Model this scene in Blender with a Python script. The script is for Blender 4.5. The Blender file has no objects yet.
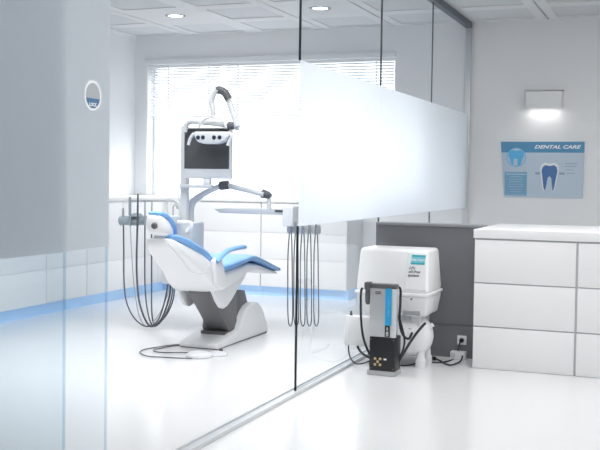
import bpy, bmesh, math, random
from mathutils import Vector, Matrix
random.seed(3)
SC = bpy.context.scene
C = SC.collection
PI = math.pi

# ------------------------------------------------------------------ materials
def mat(name, col, rough=.5, metal=0.0, spec=.5, noise=0.0, nscale=40, trans=0, ior=1.45, emit=None, es=0, bump=0.0):
    m = bpy.data.materials.new(name); m.use_nodes = True
    nt = m.node_tree; b = nt.nodes['Principled BSDF']
    b.inputs['Base Color'].default_value = (*col, 1)
    b.inputs['Roughness'].default_value = rough
    b.inputs['Metallic'].default_value = metal
    b.inputs['Specular IOR Level'].default_value = spec
    b.inputs['IOR'].default_value = ior
    b.inputs['Transmission Weight'].default_value = trans
    if emit:
        b.inputs['Emission Color'].default_value = (*emit, 1); b.inputs['Emission Strength'].default_value = es
    if noise or bump:
        tc = nt.nodes.new('ShaderNodeTexCoord'); n = nt.nodes.new('ShaderNodeTexNoise')
        n.inputs['Scale'].default_value = nscale
        nt.links.new(tc.outputs['Object'], n.inputs['Vector'])
        if noise:
            r = nt.nodes.new('ShaderNodeMapRange')
            r.inputs['To Min'].default_value = max(.02, rough - noise); r.inputs['To Max'].default_value = min(1, rough + noise)
            nt.links.new(n.outputs['Fac'], r.inputs['Value']); nt.links.new(r.outputs['Result'], b.inputs['Roughness'])
        if bump:
            bp = nt.nodes.new('ShaderNodeBump'); bp.inputs['Strength'].default_value = bump; bp.inputs['Distance'].default_value = .002
            nt.links.new(n.outputs['Fac'], bp.inputs['Height']); nt.links.new(bp.outputs['Normal'], b.inputs['Normal'])
    return m

def glass_mat(name, tint, refl=1.0):
    m = bpy.data.materials.new(name); m.use_nodes = True
    nt = m.node_tree; nt.nodes.clear()
    out = nt.nodes.new('ShaderNodeOutputMaterial'); mix = nt.nodes.new('ShaderNodeMixShader')
    t = nt.nodes.new('ShaderNodeBsdfTransparent'); g = nt.nodes.new('ShaderNodeBsdfGlossy'); f = nt.nodes.new('ShaderNodeFresnel')
    t.inputs['Color'].default_value = (*tint, 1); g.inputs['Roughness'].default_value = .02
    g.inputs['Color'].default_value = (refl, refl, refl, 1); f.inputs['IOR'].default_value = 1.25
    gm = nt.nodes.new('ShaderNodeNewGeometry'); iv = nt.nodes.new('ShaderNodeMath'); iv.operation = 'SUBTRACT'; iv.inputs[0].default_value = 1
    mu = nt.nodes.new('ShaderNodeMath'); mu.operation = 'MULTIPLY'
    nt.links.new(gm.outputs['Backfacing'], iv.inputs[1]); nt.links.new(iv.outputs[0], mu.inputs[0]); nt.links.new(f.outputs[0], mu.inputs[1])
    nt.links.new(mu.outputs[0], mix.inputs[0]); nt.links.new(t.outputs[0], mix.inputs[1]); nt.links.new(g.outputs[0], mix.inputs[2])
    nt.links.new(mix.outputs[0], out.inputs[0])
    return m

def frost_mat(name):
    # rough on the outer face; part of the light is scattered back at the front face
    m = bpy.data.materials.new(name); m.use_nodes = True
    nt = m.node_tree; nt.nodes.clear()
    out = nt.nodes.new('ShaderNodeOutputMaterial')
    rf = nt.nodes.new('ShaderNodeBsdfRefraction'); rf.inputs['IOR'].default_value = 1.16; rf.inputs['Roughness'].default_value = .8
    rf.inputs['Color'].default_value = (.985, .99, 1, 1)
    tl = nt.nodes.new('ShaderNodeBsdfTranslucent'); tl.inputs['Color'].default_value = (.93, .96, 1, 1)
    df = nt.nodes.new('ShaderNodeBsdfDiffuse'); df.inputs['Color'].default_value = (.85, .9, .95, 1)
    gm = nt.nodes.new('ShaderNodeNewGeometry'); tp = nt.nodes.new('ShaderNodeBsdfTransparent')
    m1 = nt.nodes.new('ShaderNodeMixShader'); m1.inputs[0].default_value = .5
    m2 = nt.nodes.new('ShaderNodeMixShader'); m2.inputs[0].default_value = .26
    m3 = nt.nodes.new('ShaderNodeMixShader')
    nt.links.new(rf.outputs[0], m1.inputs[1]); nt.links.new(tl.outputs[0], m1.inputs[2])
    nt.links.new(m1.outputs[0], m2.inputs[1]); nt.links.new(df.outputs[0], m2.inputs[2])
    nt.links.new(gm.outputs['Backfacing'], m3.inputs[0]); nt.links.new(m2.outputs[0], m3.inputs[1]); nt.links.new(tp.outputs[0], m3.inputs[2])
    nt.links.new(m3.outputs[0], out.inputs[0])
    return m

def milk_mat(name):
    m = bpy.data.materials.new(name); m.use_nodes = True
    nt = m.node_tree; nt.nodes.clear()
    out = nt.nodes.new('ShaderNodeOutputMaterial'); gm = nt.nodes.new('ShaderNodeNewGeometry'); tp = nt.nodes.new('ShaderNodeBsdfTransparent')
    tl = nt.nodes.new('ShaderNodeBsdfTranslucent'); tl.inputs['Color'].default_value = (.7, .72, .75, 1)
    mx = nt.nodes.new('ShaderNodeMixShader')
    nt.links.new(gm.outputs['Backfacing'], mx.inputs[0]); nt.links.new(tl.outputs[0], mx.inputs[1]); nt.links.new(tp.outputs[0], mx.inputs[2])
    nt.links.new(mx.outputs[0], out.inputs[0])
    return m

M = {}
M['wall'] = mat('painted_wall', (.88, .885, .895), .7, bump=.05, nscale=300)
M['floor'] = mat('glossy_white_floor', (.76, .765, .775), .2, spec=.5, noise=.03, nscale=3)
M['ceil'] = mat('ceiling_board', (.75, .755, .76), .8)
M['perf'] = mat('perforated_ceiling_panel', (.66, .67, .68), .85)
M['slot'] = mat('dark_slot', (.09, .095, .1), .7)
M['white'] = mat('white_lacquer', (.87, .875, .88), .3, noise=.04, nscale=6)
M['gapdark'] = mat('counter_carcass', (.5, .51, .53), .6)
M['gap'] = mat('cabinet_carcass', (.8, .81, .82), .6)
M['plinth'] = mat('blue_backlit_plinth', (.52, .73, .98), .35, noise=.03, emit=(.25, .55, 1), es=.1)
M['greywall'] = mat('dark_grey_laminate', (.175, .18, .195), .4, noise=.04, nscale=8)
M['greycap'] = mat('mid_grey_cap', (.27, .28, .3), .4, noise=.03)
M['alu'] = mat('brushed_aluminium', (.68, .7, .72), .35, metal=.4, noise=.08, nscale=60)
M['darkalu'] = mat('dark_anodised_frame', (.13, .15, .17), .4, metal=.5, noise=.05)
M['seam'] = mat('dark_glass_joint', (.03, .04, .045), .7, spec=.1)
M['glass'] = glass_mat('clear_glass', (.97, .98, .985))
M['glass_left'] = glass_mat('greenish_glass', (.94, .965, .98))
M['edgeglass'] = glass_mat('pale_glass_edge_tint', (.84, .9, .94))
M['frost'] = frost_mat('frosted_film')
M['milk'] = milk_mat('milky_added_pane')
M['blind'] = mat('white_blind', (.82, .83, .85), .5, noise=.03)
M['plastic'] = mat('white_plastic', (.82, .83, .845), .35, noise=.04, nscale=10)
M['armwhite'] = mat('pale_grey_arm', (.7, .715, .735), .38, noise=.04, nscale=10)
M['shell'] = mat('white_moulded_shell', (.88, .885, .895), .3, noise=.03, nscale=10)
M['lightgrey'] = mat('light_grey_plastic', (.6, .63, .66), .4, noise=.04)
M['bluevinyl'] = mat('blue_vinyl', (.2, .41, .74), .42, noise=.05, nscale=30, bump=.05)
M['darkgrey'] = mat('dark_grey_plastic', (.16, .16, .17), .42, noise=.05)
M['joint'] = mat('charcoal_joint', (.1, .105, .115), .4, noise=.05)
M['black'] = mat('black_plastic', (.018, .019, .022), .35, noise=.05)
M['rubber'] = mat('black_rubber', (.025, .026, .03), .55, noise=.05)
M['hose'] = mat('grey_hose', (.1, .105, .12), .45, noise=.05)
M['thinhose'] = mat('pale_grey_hose', (.42, .45, .48), .45, noise=.05)
M['screen'] = mat('dark_screen', (.085, .087, .09), .3, noise=.03)
M['steel'] = mat('steel', (.62, .64, .66), .25, metal=1, noise=.06, nscale=50)
M['silver'] = mat('silver_panel', (.5, .51, .53), .35, metal=.35, noise=.05, nscale=60)
M['holder'] = mat('pale_blue_grey_plastic', (.33, .40, .45), .35, noise=.04)
M['cyan'] = mat('cyan_print', (.02, .36, .68), .4, noise=.03)
M['turq'] = mat('turquoise_print', (.06, .42, .52), .4, noise=.03)
M['turq2'] = mat('light_turquoise_print', (.22, .6, .7), .4, noise=.03)
M['ink'] = mat('grey_ink', (.1, .1, .11), .6, noise=.03)
M['whiteink'] = mat('white_ink', (.9, .92, .94), .5, noise=.03)
M['brass'] = mat('brass', (.75, .6, .32), .3, metal=.8, noise=.05)
M['paper'] = mat('pale_blue_print', (.56, .66, .76), .5, noise=.03)
M['bannerblue'] = mat('banner_blue', (.11, .32, .53), .5, noise=.03)
M['boxblue'] = mat('panel_blue', (.2, .42, .6), .5, noise=.03)
M['toothblue'] = mat('tooth_blue', (.09, .2, .45), .5, noise=.03)
M['skyblue'] = mat('bright_blue_print', (.13, .5, .83), .5, noise=.03)
M['greyprint'] = mat('grey_blue_print', (.3, .42, .52), .5, noise=.03)
M['stickergrey'] = mat('sticker_grey', (.42, .45, .48), .5, noise=.03)
M['stickerblue'] = mat('sticker_blue', (.07, .19, .36), .5, noise=.03)
M['lamp'] = mat('lit_diffuser', (.9, .9, .9), .5, emit=(1, .99, .97), es=.5)
M['downlight'] = mat('lit_downlight', (.9, .9, .9), .5, emit=(1, .99, .97), es=6)
M['lens'] = mat('dark_lens', (.03, .045, .07), .1, noise=.02)

# ------------------------------------------------------------------ mesh helpers
class MB:
    def __init__(s): s.bm = bmesh.new()
    def add(s, b, mi=0):
        for f in b.faces: f.material_index = mi
        me = bpy.data.meshes.new('tmp'); b.to_mesh(me); b.free(); s.bm.from_mesh(me); bpy.data.meshes.remove(me); return s
    def box(s, x0, x1, y0, y1, z0, z1, bev=0.0, seg=2, mi=0, M4=None):
        b = bmesh.new(); bmesh.ops.create_cube(b, size=1)
        for v in b.verts:
            v.co = Vector(((x0 + x1) / 2 + v.co.x * (x1 - x0), (y0 + y1) / 2 + v.co.y * (y1 - y0), (z0 + z1) / 2 + v.co.z * (z1 - z0)))
        if bev: bmesh.ops.bevel(b, geom=b.edges[:], offset=bev, segments=seg, profile=.5, affect='EDGES', clamp_overlap=True)
        if M4: b.transform(M4)
        return s.add(b, mi)
    def prism(s, poly, a0, a1, axis='X', bev=0.0, seg=2, mi=0):
        # poly: 2-D outline in the two other axes, extruded a0..a1 along axis
        b = bmesh.new()
        def P(p, a):
            return {'X': (a, p[0], p[1]), 'Y': (p[0], a, p[1]), 'Z': (p[0], p[1], a)}[axis]
        v0 = [b.verts.new(P(p, a0)) for p in poly]; v1 = [b.verts.new(P(p, a1)) for p in poly]
        n = len(poly)
        b.faces.new(v0); b.faces.new(v1[::-1])
        for i in range(n): b.faces.new((v0[i], v1[i], v1[(i + 1) % n], v0[(i + 1) % n]))
        bmesh.ops.recalc_face_normals(b, faces=b.faces[:])
        if bev: bmesh.ops.bevel(b, geom=b.edges[:], offset=bev, segments=seg, profile=.5, affect='EDGES', clamp_overlap=True)
        return s.add(b, mi)
    def loft(s, st, n=28, p=4.0, mi=0, axis='Y'):
        # stations (y, cx, half width, ztop, zbot); super-elliptic rings
        b = bmesh.new(); rings = []
        for (y, cx, hw, zt, zb) in st:
            cz, hz = (zt + zb) / 2, (zt - zb) / 2; r = []
            for k in range(n):
                a = 2 * PI * (k + .5) / n; ca, sa = math.cos(a), math.sin(a)
                u = math.copysign(abs(ca) ** (2 / p), ca) * hw; w = math.copysign(abs(sa) ** (2 / p), sa) * hz
                q = {'Y': (cx + u, y, cz + w), 'Z': (cx + u, cz + w, y)}[axis]
                r.append(b.verts.new(q))
            rings.append(r)
        for i in range(len(rings) - 1):
            for k in range(n): b.faces.new((rings[i][k], rings[i][(k + 1) % n], rings[i + 1][(k + 1) % n], rings[i + 1][k]))
        b.faces.new(rings[0]); b.faces.new(rings[-1])
        bmesh.ops.recalc_face_normals(b, faces=b.faces[:])
        return s.add(b, mi)
    def tube(s, pts, r, n=10, smooth=True, sub=8, mi=0, flat=1.0, radii=None):
        P = [Vector(p) for p in pts]
        if smooth and len(P) > 2:
            Q = []
            for i in range(len(P) - 1):
                p0 = P[max(i - 1, 0)]; p1 = P[i]; p2 = P[i + 1]; p3 = P[min(i + 2, len(P) - 1)]
                for k in range(sub):
                    t = k / sub
                    Q.append(.5 * ((2 * p1) + (p2 - p0) * t + (2 * p0 - 5 * p1 + 4 * p2 - p3) * t * t + (3 * p1 - p0 - 3 * p2 + p3) * t ** 3))
            Q.append(P[-1]); P = Q
        b = bmesh.new(); rings = []; up = None
        for i, q in enumerate(P):
            d = (P[min(i + 1, len(P) - 1)] - P[max(i - 1, 0)]).normalized()
            if up is None:
                up = Vector((0, 0, 1)) if abs(d.z) < .9 else Vector((0, 1, 0))
            side = d.cross(up).normalized(); up = side.cross(d).normalized()
            rr = r if radii is None else radii[0] + (radii[1] - radii[0]) * i / (len(P) - 1)
            rings.append([b.verts.new(q + side * math.cos(2 * PI * k / n) * rr + up * math.sin(2 * PI * k / n) * rr * flat) for k in range(n)])
        for i in range(len(rings) - 1):
            for k in range(n): b.faces.new((rings[i][k], rings[i][(k + 1) % n], rings[i + 1][(k + 1) % n], rings[i + 1][k]))
        b.faces.new(rings[0]); b.faces.new(rings[-1])
        bmesh.ops.recalc_face_normals(b, faces=b.faces[:])
        return s.add(b, mi)
    def lathe(s, prof, loc, axis='Z', n=24, mi=0, caps=True):
        b = bmesh.new(); rings = []
        for (r, h) in prof:
            ring = []
            for k in range(n):
                a = 2 * PI * k / n; u, w = r * math.cos(a), r * math.sin(a)
                q = {'Z': (u, w, h), 'X': (h, u, w), 'Y': (u, h, w)}[axis]
                ring.append(b.verts.new(Vector(q) + Vector(loc)))
            rings.append(ring)
        for i in range(len(rings) - 1):
            for k in range(n): b.faces.new((rings[i][k], rings[i][(k + 1) % n], rings[i + 1][(k + 1) % n], rings[i + 1][k]))
        if caps: b.faces.new(rings[0]); b.faces.new(rings[-1])
        bmesh.ops.remove_doubles(b, verts=b.verts[:], dist=1e-6)
        bmesh.ops.recalc_face_normals(b, faces=b.faces[:])
        return s.add(b, mi)

def wloc(o):
    l = Vector((0, 0, 0))
    while o: l += o.location; o = o.parent
    return l

def obj(name, mb, m, parent=None, angle=35):
    bm = mb.bm
    if parent: off = wloc(parent)
    else:
        xs = [v.co for v in bm.verts]
        lo = Vector((min(c.x for c in xs), min(c.y for c in xs), min(c.z for c in xs)))
        hi = Vector((max(c.x for c in xs), max(c.y for c in xs), max(c.z for c in xs)))
        off = Vector(((lo.x + hi.x) / 2, (lo.y + hi.y) / 2, lo.z))
    for v in bm.verts: v.co -= off
    me = bpy.data.meshes.new(name); bm.to_mesh(me); bm.free()
    for mm in (m if isinstance(m, (list, tuple)) else [m]): me.materials.append(M[mm])
    for p in me.polygons: p.use_smooth = True
    me.set_sharp_from_angle(angle=math.radians(angle))
    o = bpy.data.objects.new(name, me); C.objects.link(o)
    if parent: o.parent = parent
    else: o.location = off
    return o

def tag(o, label, cat, group=None):
    o['label'] = label; o['category'] = cat
    if group: o['group'] = group
    return o
def thing(name, loc, label, cat, group=None):
    o = bpy.data.objects.new(name, None); C.objects.link(o); o.location = loc
    o.empty_display_size = .1
    return tag(o, label, cat, group)
def struct(name, mb, m, parent=None, label=None):
    o = obj(name, mb, m, parent)
    o['kind'] = 'structure'
    if label: o['label'] = label
    return o
def dup(root, loc, label):
    r = root.copy(); C.objects.link(r); r.location = loc; r['label'] = label
    for ch in list(root.children):
        c = ch.copy(); C.objects.link(c); c.parent = r
        for g in list(ch.children):
            d = g.copy(); C.objects.link(d); d.parent = c
    return r
def text(name, body, size, loc, m, parent, rot=(PI / 2, 0, 0), shear=0.0, offset=0.0, align='CENTER', sx=1.0, space=1.0):
    cu = bpy.data.curves.new(name, 'FONT'); cu.body = body; cu.size = size; cu.align_x = align; cu.align_y = 'CENTER'
    cu.shear = shear; cu.offset = offset; cu.space_character = space; cu.resolution_u = 3; cu.extrude = .0004
    cu.materials.append(M[m])
    f_ = bpy.data.objects.new('tmp', cu); C.objects.link(f_); bpy.context.view_layer.update()
    me = bpy.data.meshes.new_from_object(f_.evaluated_get(bpy.context.evaluated_depsgraph_get())); me.name = name
    bpy.data.objects.remove(f_); bpy.data.curves.remove(cu)
    o = bpy.data.objects.new(name, me); C.objects.link(o); o.parent = parent
    o.location = Vector(loc) - wloc(parent); o.rotation_euler = rot; o.scale = (sx, 1, 1)
    return o

H = 2.747
SKY = 7.2
UPRIGHT = Matrix(((0, -1, 0), (0, 0, -1), (1, 0, 0))).to_euler()
# ------------------------------------------------------------------ setting
struct('floor', MB().box(-3.95, 5.0, -11.6, .3, -.1, 0), 'floor', label='glossy white floor')
# back wall with window opening
WX0, WX1, WZ0, WZ1 = -3.60, -.745, 1.0, 2.47
b = MB()
b.box(-3.95, WX0, 0, .25, 0, H).box(WX1, 5.0, 0, .25, 0, H).box(WX0, WX1, 0, .25, 0, WZ0).box(WX0, WX1, 0, .25, WZ1, H)
struct('wall_back', b, 'wall', label='pale grey back wall with the window and the poster')
struct('wall_left', MB().box(-3.95, -3.747, -11.6, 0, 0, H), 'wall', label='pale grey left wall of the treatment room')
struct('wall_right', MB().box(4.6, 4.8, -11.6, 0, 0, H), 'wall', label='white corridor wall outside the right of the frame')
struct('wall_front', MB().box(-3.747, 4.6, -11.6, -11.4, 0, H), 'wall', label='white wall behind the camera')
# ceiling : boards with inset perforated panels and dark joints
b = MB()
P = .757
b.box(-3.95, 5.0, -11.6, .3, H + .02, H + .1, mi=2)
slots = {-4, -2, -1, 1, 2, 3, 5}
ix0, ix1 = -5, 6
for i in range(ix0, ix1):
    xa, xb = max(i * P, -3.9), min((i + 1) * P, 4.9)
    ga = .007 if i in slots else 0; gb = .007 if (i + 1) in slots else 0
    for j in range(15):
        yb, ya = -j * P, -(j + 1) * P
        plain = j == 1 and i in (-4, -2)
        px0, px1, py0, py1 = xa + .1, xb - .1, ya + .09, yb - .09
        x0, x1 = xa + ga, xb - gb
        if plain or px1 - px0 < .1:
            b.box(x0, x1, ya, yb, H, H + .02)
        else:
            b.box(x0, px0, ya, yb, H, H + .02).box(px1, x1, ya, yb, H, H + .02)
            b.box(px0, px1, ya, py0, H, H + .02).box(px0, px1, py1, yb, H, H + .02)
            b.box(px0, px1, py0, py1, H + .008, H + .02, mi=1)
struct('ceiling', b, ['ceil', 'perf', 'slot'], label='white panelled ceiling with perforated insets and dark joints')

# window : frame, mullions, pane, sill
w = struct('window_1', MB().box(WX0, WX1, .14, .2, WZ1 - .05, WZ1, .004)
    .box(WX0, WX0 + .02, .14, .2, WZ0, WZ1, .004).box(WX1 - .02, WX1, .14, .2, WZ0, WZ1, .004), 'white', label='wide bright window in the back wall')
struct('window_pane', MB().box(WX0 + .02, WX1 - .02, .168, .172, 1.385, WZ1 - .05), 'glass', w)
struct('window_added_pane', MB().box(WX0 + .02, WX1 - .02, .165, .172, WZ0, 1.385), 'milk', w)  # added translucent pane, stands in for the bright wall below the window
struct('window_sill', MB().box(WX0 + .001, WX1 - .001, -.0005, .16, WZ0 - .008, WZ0 + .002), 'white', w)
# venetian blind
def blind(x0, x1, tapes, label):
    bl = thing('venetian_blind', ((x0 + x1) / 2, .02, 1.86), label, 'window blind')
    obj('headrail', MB().box(x0 - .03, x1 + .03, -.035, .035, 2.435, 2.492, .004), 'plastic', bl)
    b = MB(); z = 2.42
    while z > 1.86:
        b.box(x0, x1, -.0125, .0125, -.0006, .0006, M4=Matrix.Translation((0, .045, z)) @ Matrix.Rotation(math.radians(-28), 4, 'X'))
        z -= .031
    obj('slats', b, 'blind', bl)
    for x in tapes: obj('ladder_cord', MB().box(x - .004, x + .004, .03, .031, 1.855, 2.44), 'blind', bl)
blind(-3.585, -2.715, (-3.35, -2.85), 'narrow white slat blind left of the bright gap, half lowered over the window')
blind(-2.655, -.765, (-2.5, -1.7, -.95), 'wide white slat blind right of the bright gap, half lowered over the window')

# half-height dark wall
struct('wall_half', MB().box(.012, .757, -3.088, -2.95, .23, .885).box(.012, .757, -3.078, -2.95, .216, .23, mi=1).box(.012, .757, -3.088, -2.95, 0, .216), ['greywall', 'greycap'],
       label='dark grey half-height wall behind the compressor')
struct('trim_1', MB().box(.012, .757, -3.098, -2.94, .885, .903, .002), 'greycap', label='grey cap along the half wall')

# ------------------------------------------------------------------ glass partition on x = 0
struct('trim_2', MB().box(-.035, .035, -11.4, 0, 0, .012, .002).box(-.035, -.022, -11.4, 0, .012, .02).box(.022, .035, -11.4, 0, .012, .02), 'alu', label='aluminium floor track of the glass partition')
struct('trim_3', MB().box(-.03, .03, -11.4, 0, H - .055, H), 'darkalu', label='dark ceiling track of the glass partition')
struct('trim_4', MB().box(-.03, .03, -.035, 0, .012, H - .055, .002), 'alu', label='grey wall channel at the end of the glass partition')
FB, FT = .934, 1.851
def pane(y0, y1, label, joint, gm='glass', x=0.0, group='glass partition panels', name='glass_partition_panel', z0=.012, z1=H - .055, edge='seam'):
    t = thing(name, (x, (y0 + y1) / 2, z0), label, 'glass panel', group)
    obj('pane', MB().box(x - .005, x + .005, y0 + .006, y1 - .006, z0, z1), gm, t)
    obj('frosted_band', MB().box(x + .0055, x + .0085, y0 + .0005, y1 - .0005, FB, FT), 'frost', t)
    for y, w_ in joint:
        for za, zb in ((z0, FB), (FT, z1)): obj('edge_strip', MB().box(x - .005, x + .005, y - w_, y + w_, za, zb), edge, t)
    return t
pane(-4.569, -2.998, 'clear glass panel with white frosted band, ending in a dark edge at the open doorway', [(-4.5635, .0055)])
pane(-2.998, -1.497, 'middle fixed glass panel standing behind the dark half wall and white compressor', [(-2.998, .005)])
pane(-1.497, -.03, 'last fixed glass panel, next to the poster wall', [(-1.497, .004)])
pane(-10.2, -6.779, 'large fixed greenish glass panel at the left edge of the photo', [(-6.781, .0025)], 'glass_left', edge='edgeglass')
dr = pane(-8.4, -6.47, 'sliding glass door pushed open, with the round sticker near its edge', [(-6.4725, .0025)], 'glass_left', edge='edgeglass', x=-.026, group=None, name='sliding_glass_door')
dr['category'] = 'glass door'
st = thing('round_sticker', (-.017, -6.585, 1.437), 'round white ringed sticker with grey top and blue lower part on the glass door', 'sticker')
def disc(b, r, x0, x1, mi=0, cut=None, cy=-6.585, cz=1.489):
    n = 40; pts = []
    for k in range(n):
        a = 2 * PI * k / n; y, z = r * math.cos(a), r * math.sin(a)
        if cut is not None and z > cut: continue
        pts.append((y + cy, z + cz))
    if cut is not None:
        e = math.sqrt(r * r - cut * cut)
        # order from right end of chord, clockwise along the bottom
        pts = sorted(pts, key=lambda p: math.atan2(p[1] - cz - cut * 1.0 - 1e-4, p[0] - cy) % (2 * PI))
        pts = [(cy - e, cz + cut)] + [p for p in pts] + [(cy + e, cz + cut)]
    return b.prism(pts, x0, x1, 'X', mi=mi)
obj('ring', disc(MB(), .056, -.0172, -.0162), 'whiteink', st)
obj('face', disc(MB(), .046, -.0162, -.0158), 'stickergrey', st)
obj('blue_segment', disc(MB(), .0455, -.0158, -.0154, cut=-.010), 'stickerblue', st)
text('lettering', 'LOCK', .018, (-.0148, -6.587, 1.456), 'whiteink', st, (PI / 2, 0, PI / 2), offset=.0006)

# ------------------------------------------------------------------ downlights
dl = thing('downlight', (-2.6, -1.2, H), 'round recessed ceiling downlight over the open doorway', 'ceiling light', 'recessed downlights')
obj('rim', MB().lathe([(.075, H - .006), (.1, H - .005), (.102, H + .0), (.07, H + .001), (.07, H - .004), (.075, H - .006)], (-2.6, -1.2, 0), n=32, caps=False), 'steel', dl)
obj('diffuser', MB().lathe([(.001, H - .002), (.074, H - .002), (.074, H + .0), (.001, H + .0)], (-2.6, -1.2, 0), n=32), 'downlight', dl)
dup(dl, (-1.12, -1.2, H), 'round recessed ceiling downlight seen through the glass panel')

# ------------------------------------------------------------------ cabinets in the treatment room
ROWS = [(.102, .378), (.383, .642), (.647, .946)]
def unit_back(x0, x1, yf, yb):
    t = thing('drawer_cabinet', ((x0 + x1) / 2, (yf + yb) / 2, 0), '', 'cabinet', 'white drawer cabinets along the back wall')
    obj('carcass', MB().box(x0 + .001, x1 - .001, yf + .006, yb, .1, .95), 'gap', t)
    for (a, c) in ROWS: obj('drawer_front', MB().box(x0 + .004, x1 - .004, yf, yf + .02, a, c, .0015), 'white', t)
    obj('plinth', MB().box(x0, x1, yf + .05, yb, 0, .1), 'plinth', t)
    return t
u = unit_back(-1.98, -1.06, -.5, -.001)
u['label'] = 'white drawer cabinet at the right end of the row under the window'
dup(u, (-2.445, -.2505, 0), 'white drawer cabinet under the window, second from the right end, behind the hanging arm tray')
u = unit_back(-3.744, -2.908, -.5, -.001)
u['label'] = 'white drawer cabinet in the corner of the treatment room, behind the headrest'
def unit_left(y0, y1):
    t = thing('wall_cabinet', (-3.4, (y0 + y1) / 2, 0), '', 'cabinet', 'white drawer cabinets along the left wall')
    obj('carcass', MB().box(-3.745, -3.056, y0 + .001, y1 - .001, .1, .95), 'gap', t)
    for (a, c) in [(.102, .387), (.392, .946)]: obj('drawer_front', MB().box(-3.07, -3.05, y0 + .003, y1 - .003, a, c, .002), 'white', t)
    obj('plinth', MB().box(-3.745, -3.10, y0, y1, 0, .1), 'plinth', t)
    return t
u = unit_left(-1.39, -.505); u['label'] = 'white left wall cabinet nearest the window corner, seen through the open doorway'
u = unit_left(-2.0075, -1.3925); u['label'] = 'white left wall cabinet seen through the glass door edge'
for k, lb in enumerate(('white left wall cabinet second from the left edge, seen through doubled glass',
                        'white left wall cabinet cut off at the left edge, behind greenish glass')):
    dup(u, (-3.4, -1.7 - .6175 * (k + 1), 0), lb)
tag(obj('worktop', MB().prism([(-3.745, -3.25), (-3.04, -3.25), (-3.04, -.515), (-1.05, -.515), (-1.05, -.001), (-3.745, -.001)], .952, .988, 'Z', bev=.003), 'white'),
    'white L-shaped worktop on the drawer cabinets below the window', 'worktop')

# ------------------------------------------------------------------ reception counter at right
def unit_counter(x0, x1):
    t = thing('counter_cabinet', ((x0 + x1) / 2, -2.93, 0), '', 'cabinet', 'white counter drawer units')
    yf = -3.403
    obj('carcass', MB().box(x0 + .001, x1 - .001, yf + .01, -2.44, .0, .832), 'gapdark', t)
    b = MB().box(x0, x0 + .004, yf + .02, -2.44, 0, .832)
    for (a, c) in [(.002, .266), (.274, .545), (.553, .824)]: obj('drawer_front', MB().box(x0 + .0, x1 - .014, yf, yf + .02, a, c, .0015), 'white', t)
    if x0 < .8: obj('side_panel', MB().box(x0 - .004, x0 + .001, yf + .02, -2.44, 0, .832), 'white', t)
    return t
u = unit_counter(.765, 1.405); u['label'] = 'white three-drawer counter unit at the counter end beside the dark half wall'
u2 = unit_counter(1.405, 2.045); u2['label'] = 'white three-drawer counter unit cut off by the right edge of the photo'
tag(obj('countertop', MB().box(.755, 2.05, -3.408, -2.425, .834, .891, .003), 'white'), 'thick white counter slab on the drawer units at right', 'countertop')

# ------------------------------------------------------------------ poster and wall lamp
po = thing('dental_poster', (.73, -.012, 1.045), 'pale blue dental care poster with a blue banner and two teeth, on the back wall', 'poster')
obj('board', MB().prism([(.335, 1.582), (1.123, 1.582), (1.116, 1.047), (.378, 1.047)], -.014, -.002, 'Y', bev=.001), 'paper', po)
obj('banner', MB().prism([(.336, 1.581), (1.122, 1.581), (1.1205, 1.478), (.3445, 1.478)], -.0152, -.0138, 'Y'), 'bannerblue', po)
text('lettering', 'DENTAL CARE', .046, (.868, -.0155, 1.531), 'whiteink', po, shear=.3, offset=.0016, sx=1.4, space=1.0)
def circle(cx, cz, r, n=32): return [(cx + r * math.cos(2 * PI * k / n), cz + r * math.sin(2 * PI * k / n)) for k in range(n)]
obj('round_emblem', MB().prism(circle(.487, 1.432, .093), -.0164, -.0150, 'Y', mi=0).prism(circle(.487, 1.432, .086), -.0172, -.0162, 'Y', mi=1), ['skyblue', 'paper'], po)
tooth = [(-.06, .052), (-.035, .066), (0, .058), (.035, .066), (.06, .052), (.066, .02), (.05, -.02), (.038, -.066), (.012, -.072), (.012, -.012), (-.02, -.012), (-.02, -.07), (-.04, -.06), (-.052, -.02), (-.067, .02)]
obj('emblem_tooth', MB().prism([(.487 + x * 1.15, 1.43 + z * 1.1) for x, z in tooth], -.018, -.0170, 'Y'), 'skyblue', po)
obj('text_panel', MB().prism([(.378, 1.290), (.592, 1.290), (.592, 1.062), (.386, 1.062)], -.0152, -.0138, 'Y'), 'boxblue', po)
b = MB()
for k in range(9):
    zz = 1.268 - k * .024; w_ = .19 if k == 0 else random.uniform(.10, .175)
    b.box(.488 - w_ / 2, .488 + w_ / 2, -.0158, -.0150, zz - (.0045 if k == 0 else .002), zz + (.0045 if k == 0 else .002))
obj('text_lines', b, 'paper', po)
def sc(pts, cx, cz, k): return [(cx + x * k, cz + z * k) for x, z in pts]
big = [(-.068, .075), (-.04, .092), (-.012, .084), (.012, .084), (.04, .092), (.068, .075), (.078, .04), (.072, -.0), (.06, -.06), (.046, -.14), (.034, -.15), (.026, -.1), (.018, -.03), (0, -.012), (-.018, -.03), (-.03, -.1), (-.042, -.15), (-.056, -.13), (-.066, -.06), (-.074, 0), (-.08, .04)]
obj('large_tooth', MB().prism(sc(big, .805, 1.28, 1.12), -.0154, -.0138, 'Y', mi=0).prism(sc([(x * .84, z * .9 - .012) for x, z in big], .805, 1.28, 1.12), -.0164, -.0150, 'Y', mi=1), ['whiteink', 'toothblue'], po)
for (x0, x1, z0, z1) in ((.670, .715, 1.268, 1.29), (.895, .945, 1.268, 1.29), (.945, 1.06, 1.372, 1.379), (.945, 1.05, 1.345, 1.352), (.96, 1.03, 1.312, 1.318), (.96, 1.04, 1.280, 1.286), (.88, .935, 1.374, 1.376), (.9, .935, 1.347, 1.349)):
    obj('caption_mark', MB().box(x0, x1, -.0152, -.0138, z0, z1), 'greyprint', po)
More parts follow.
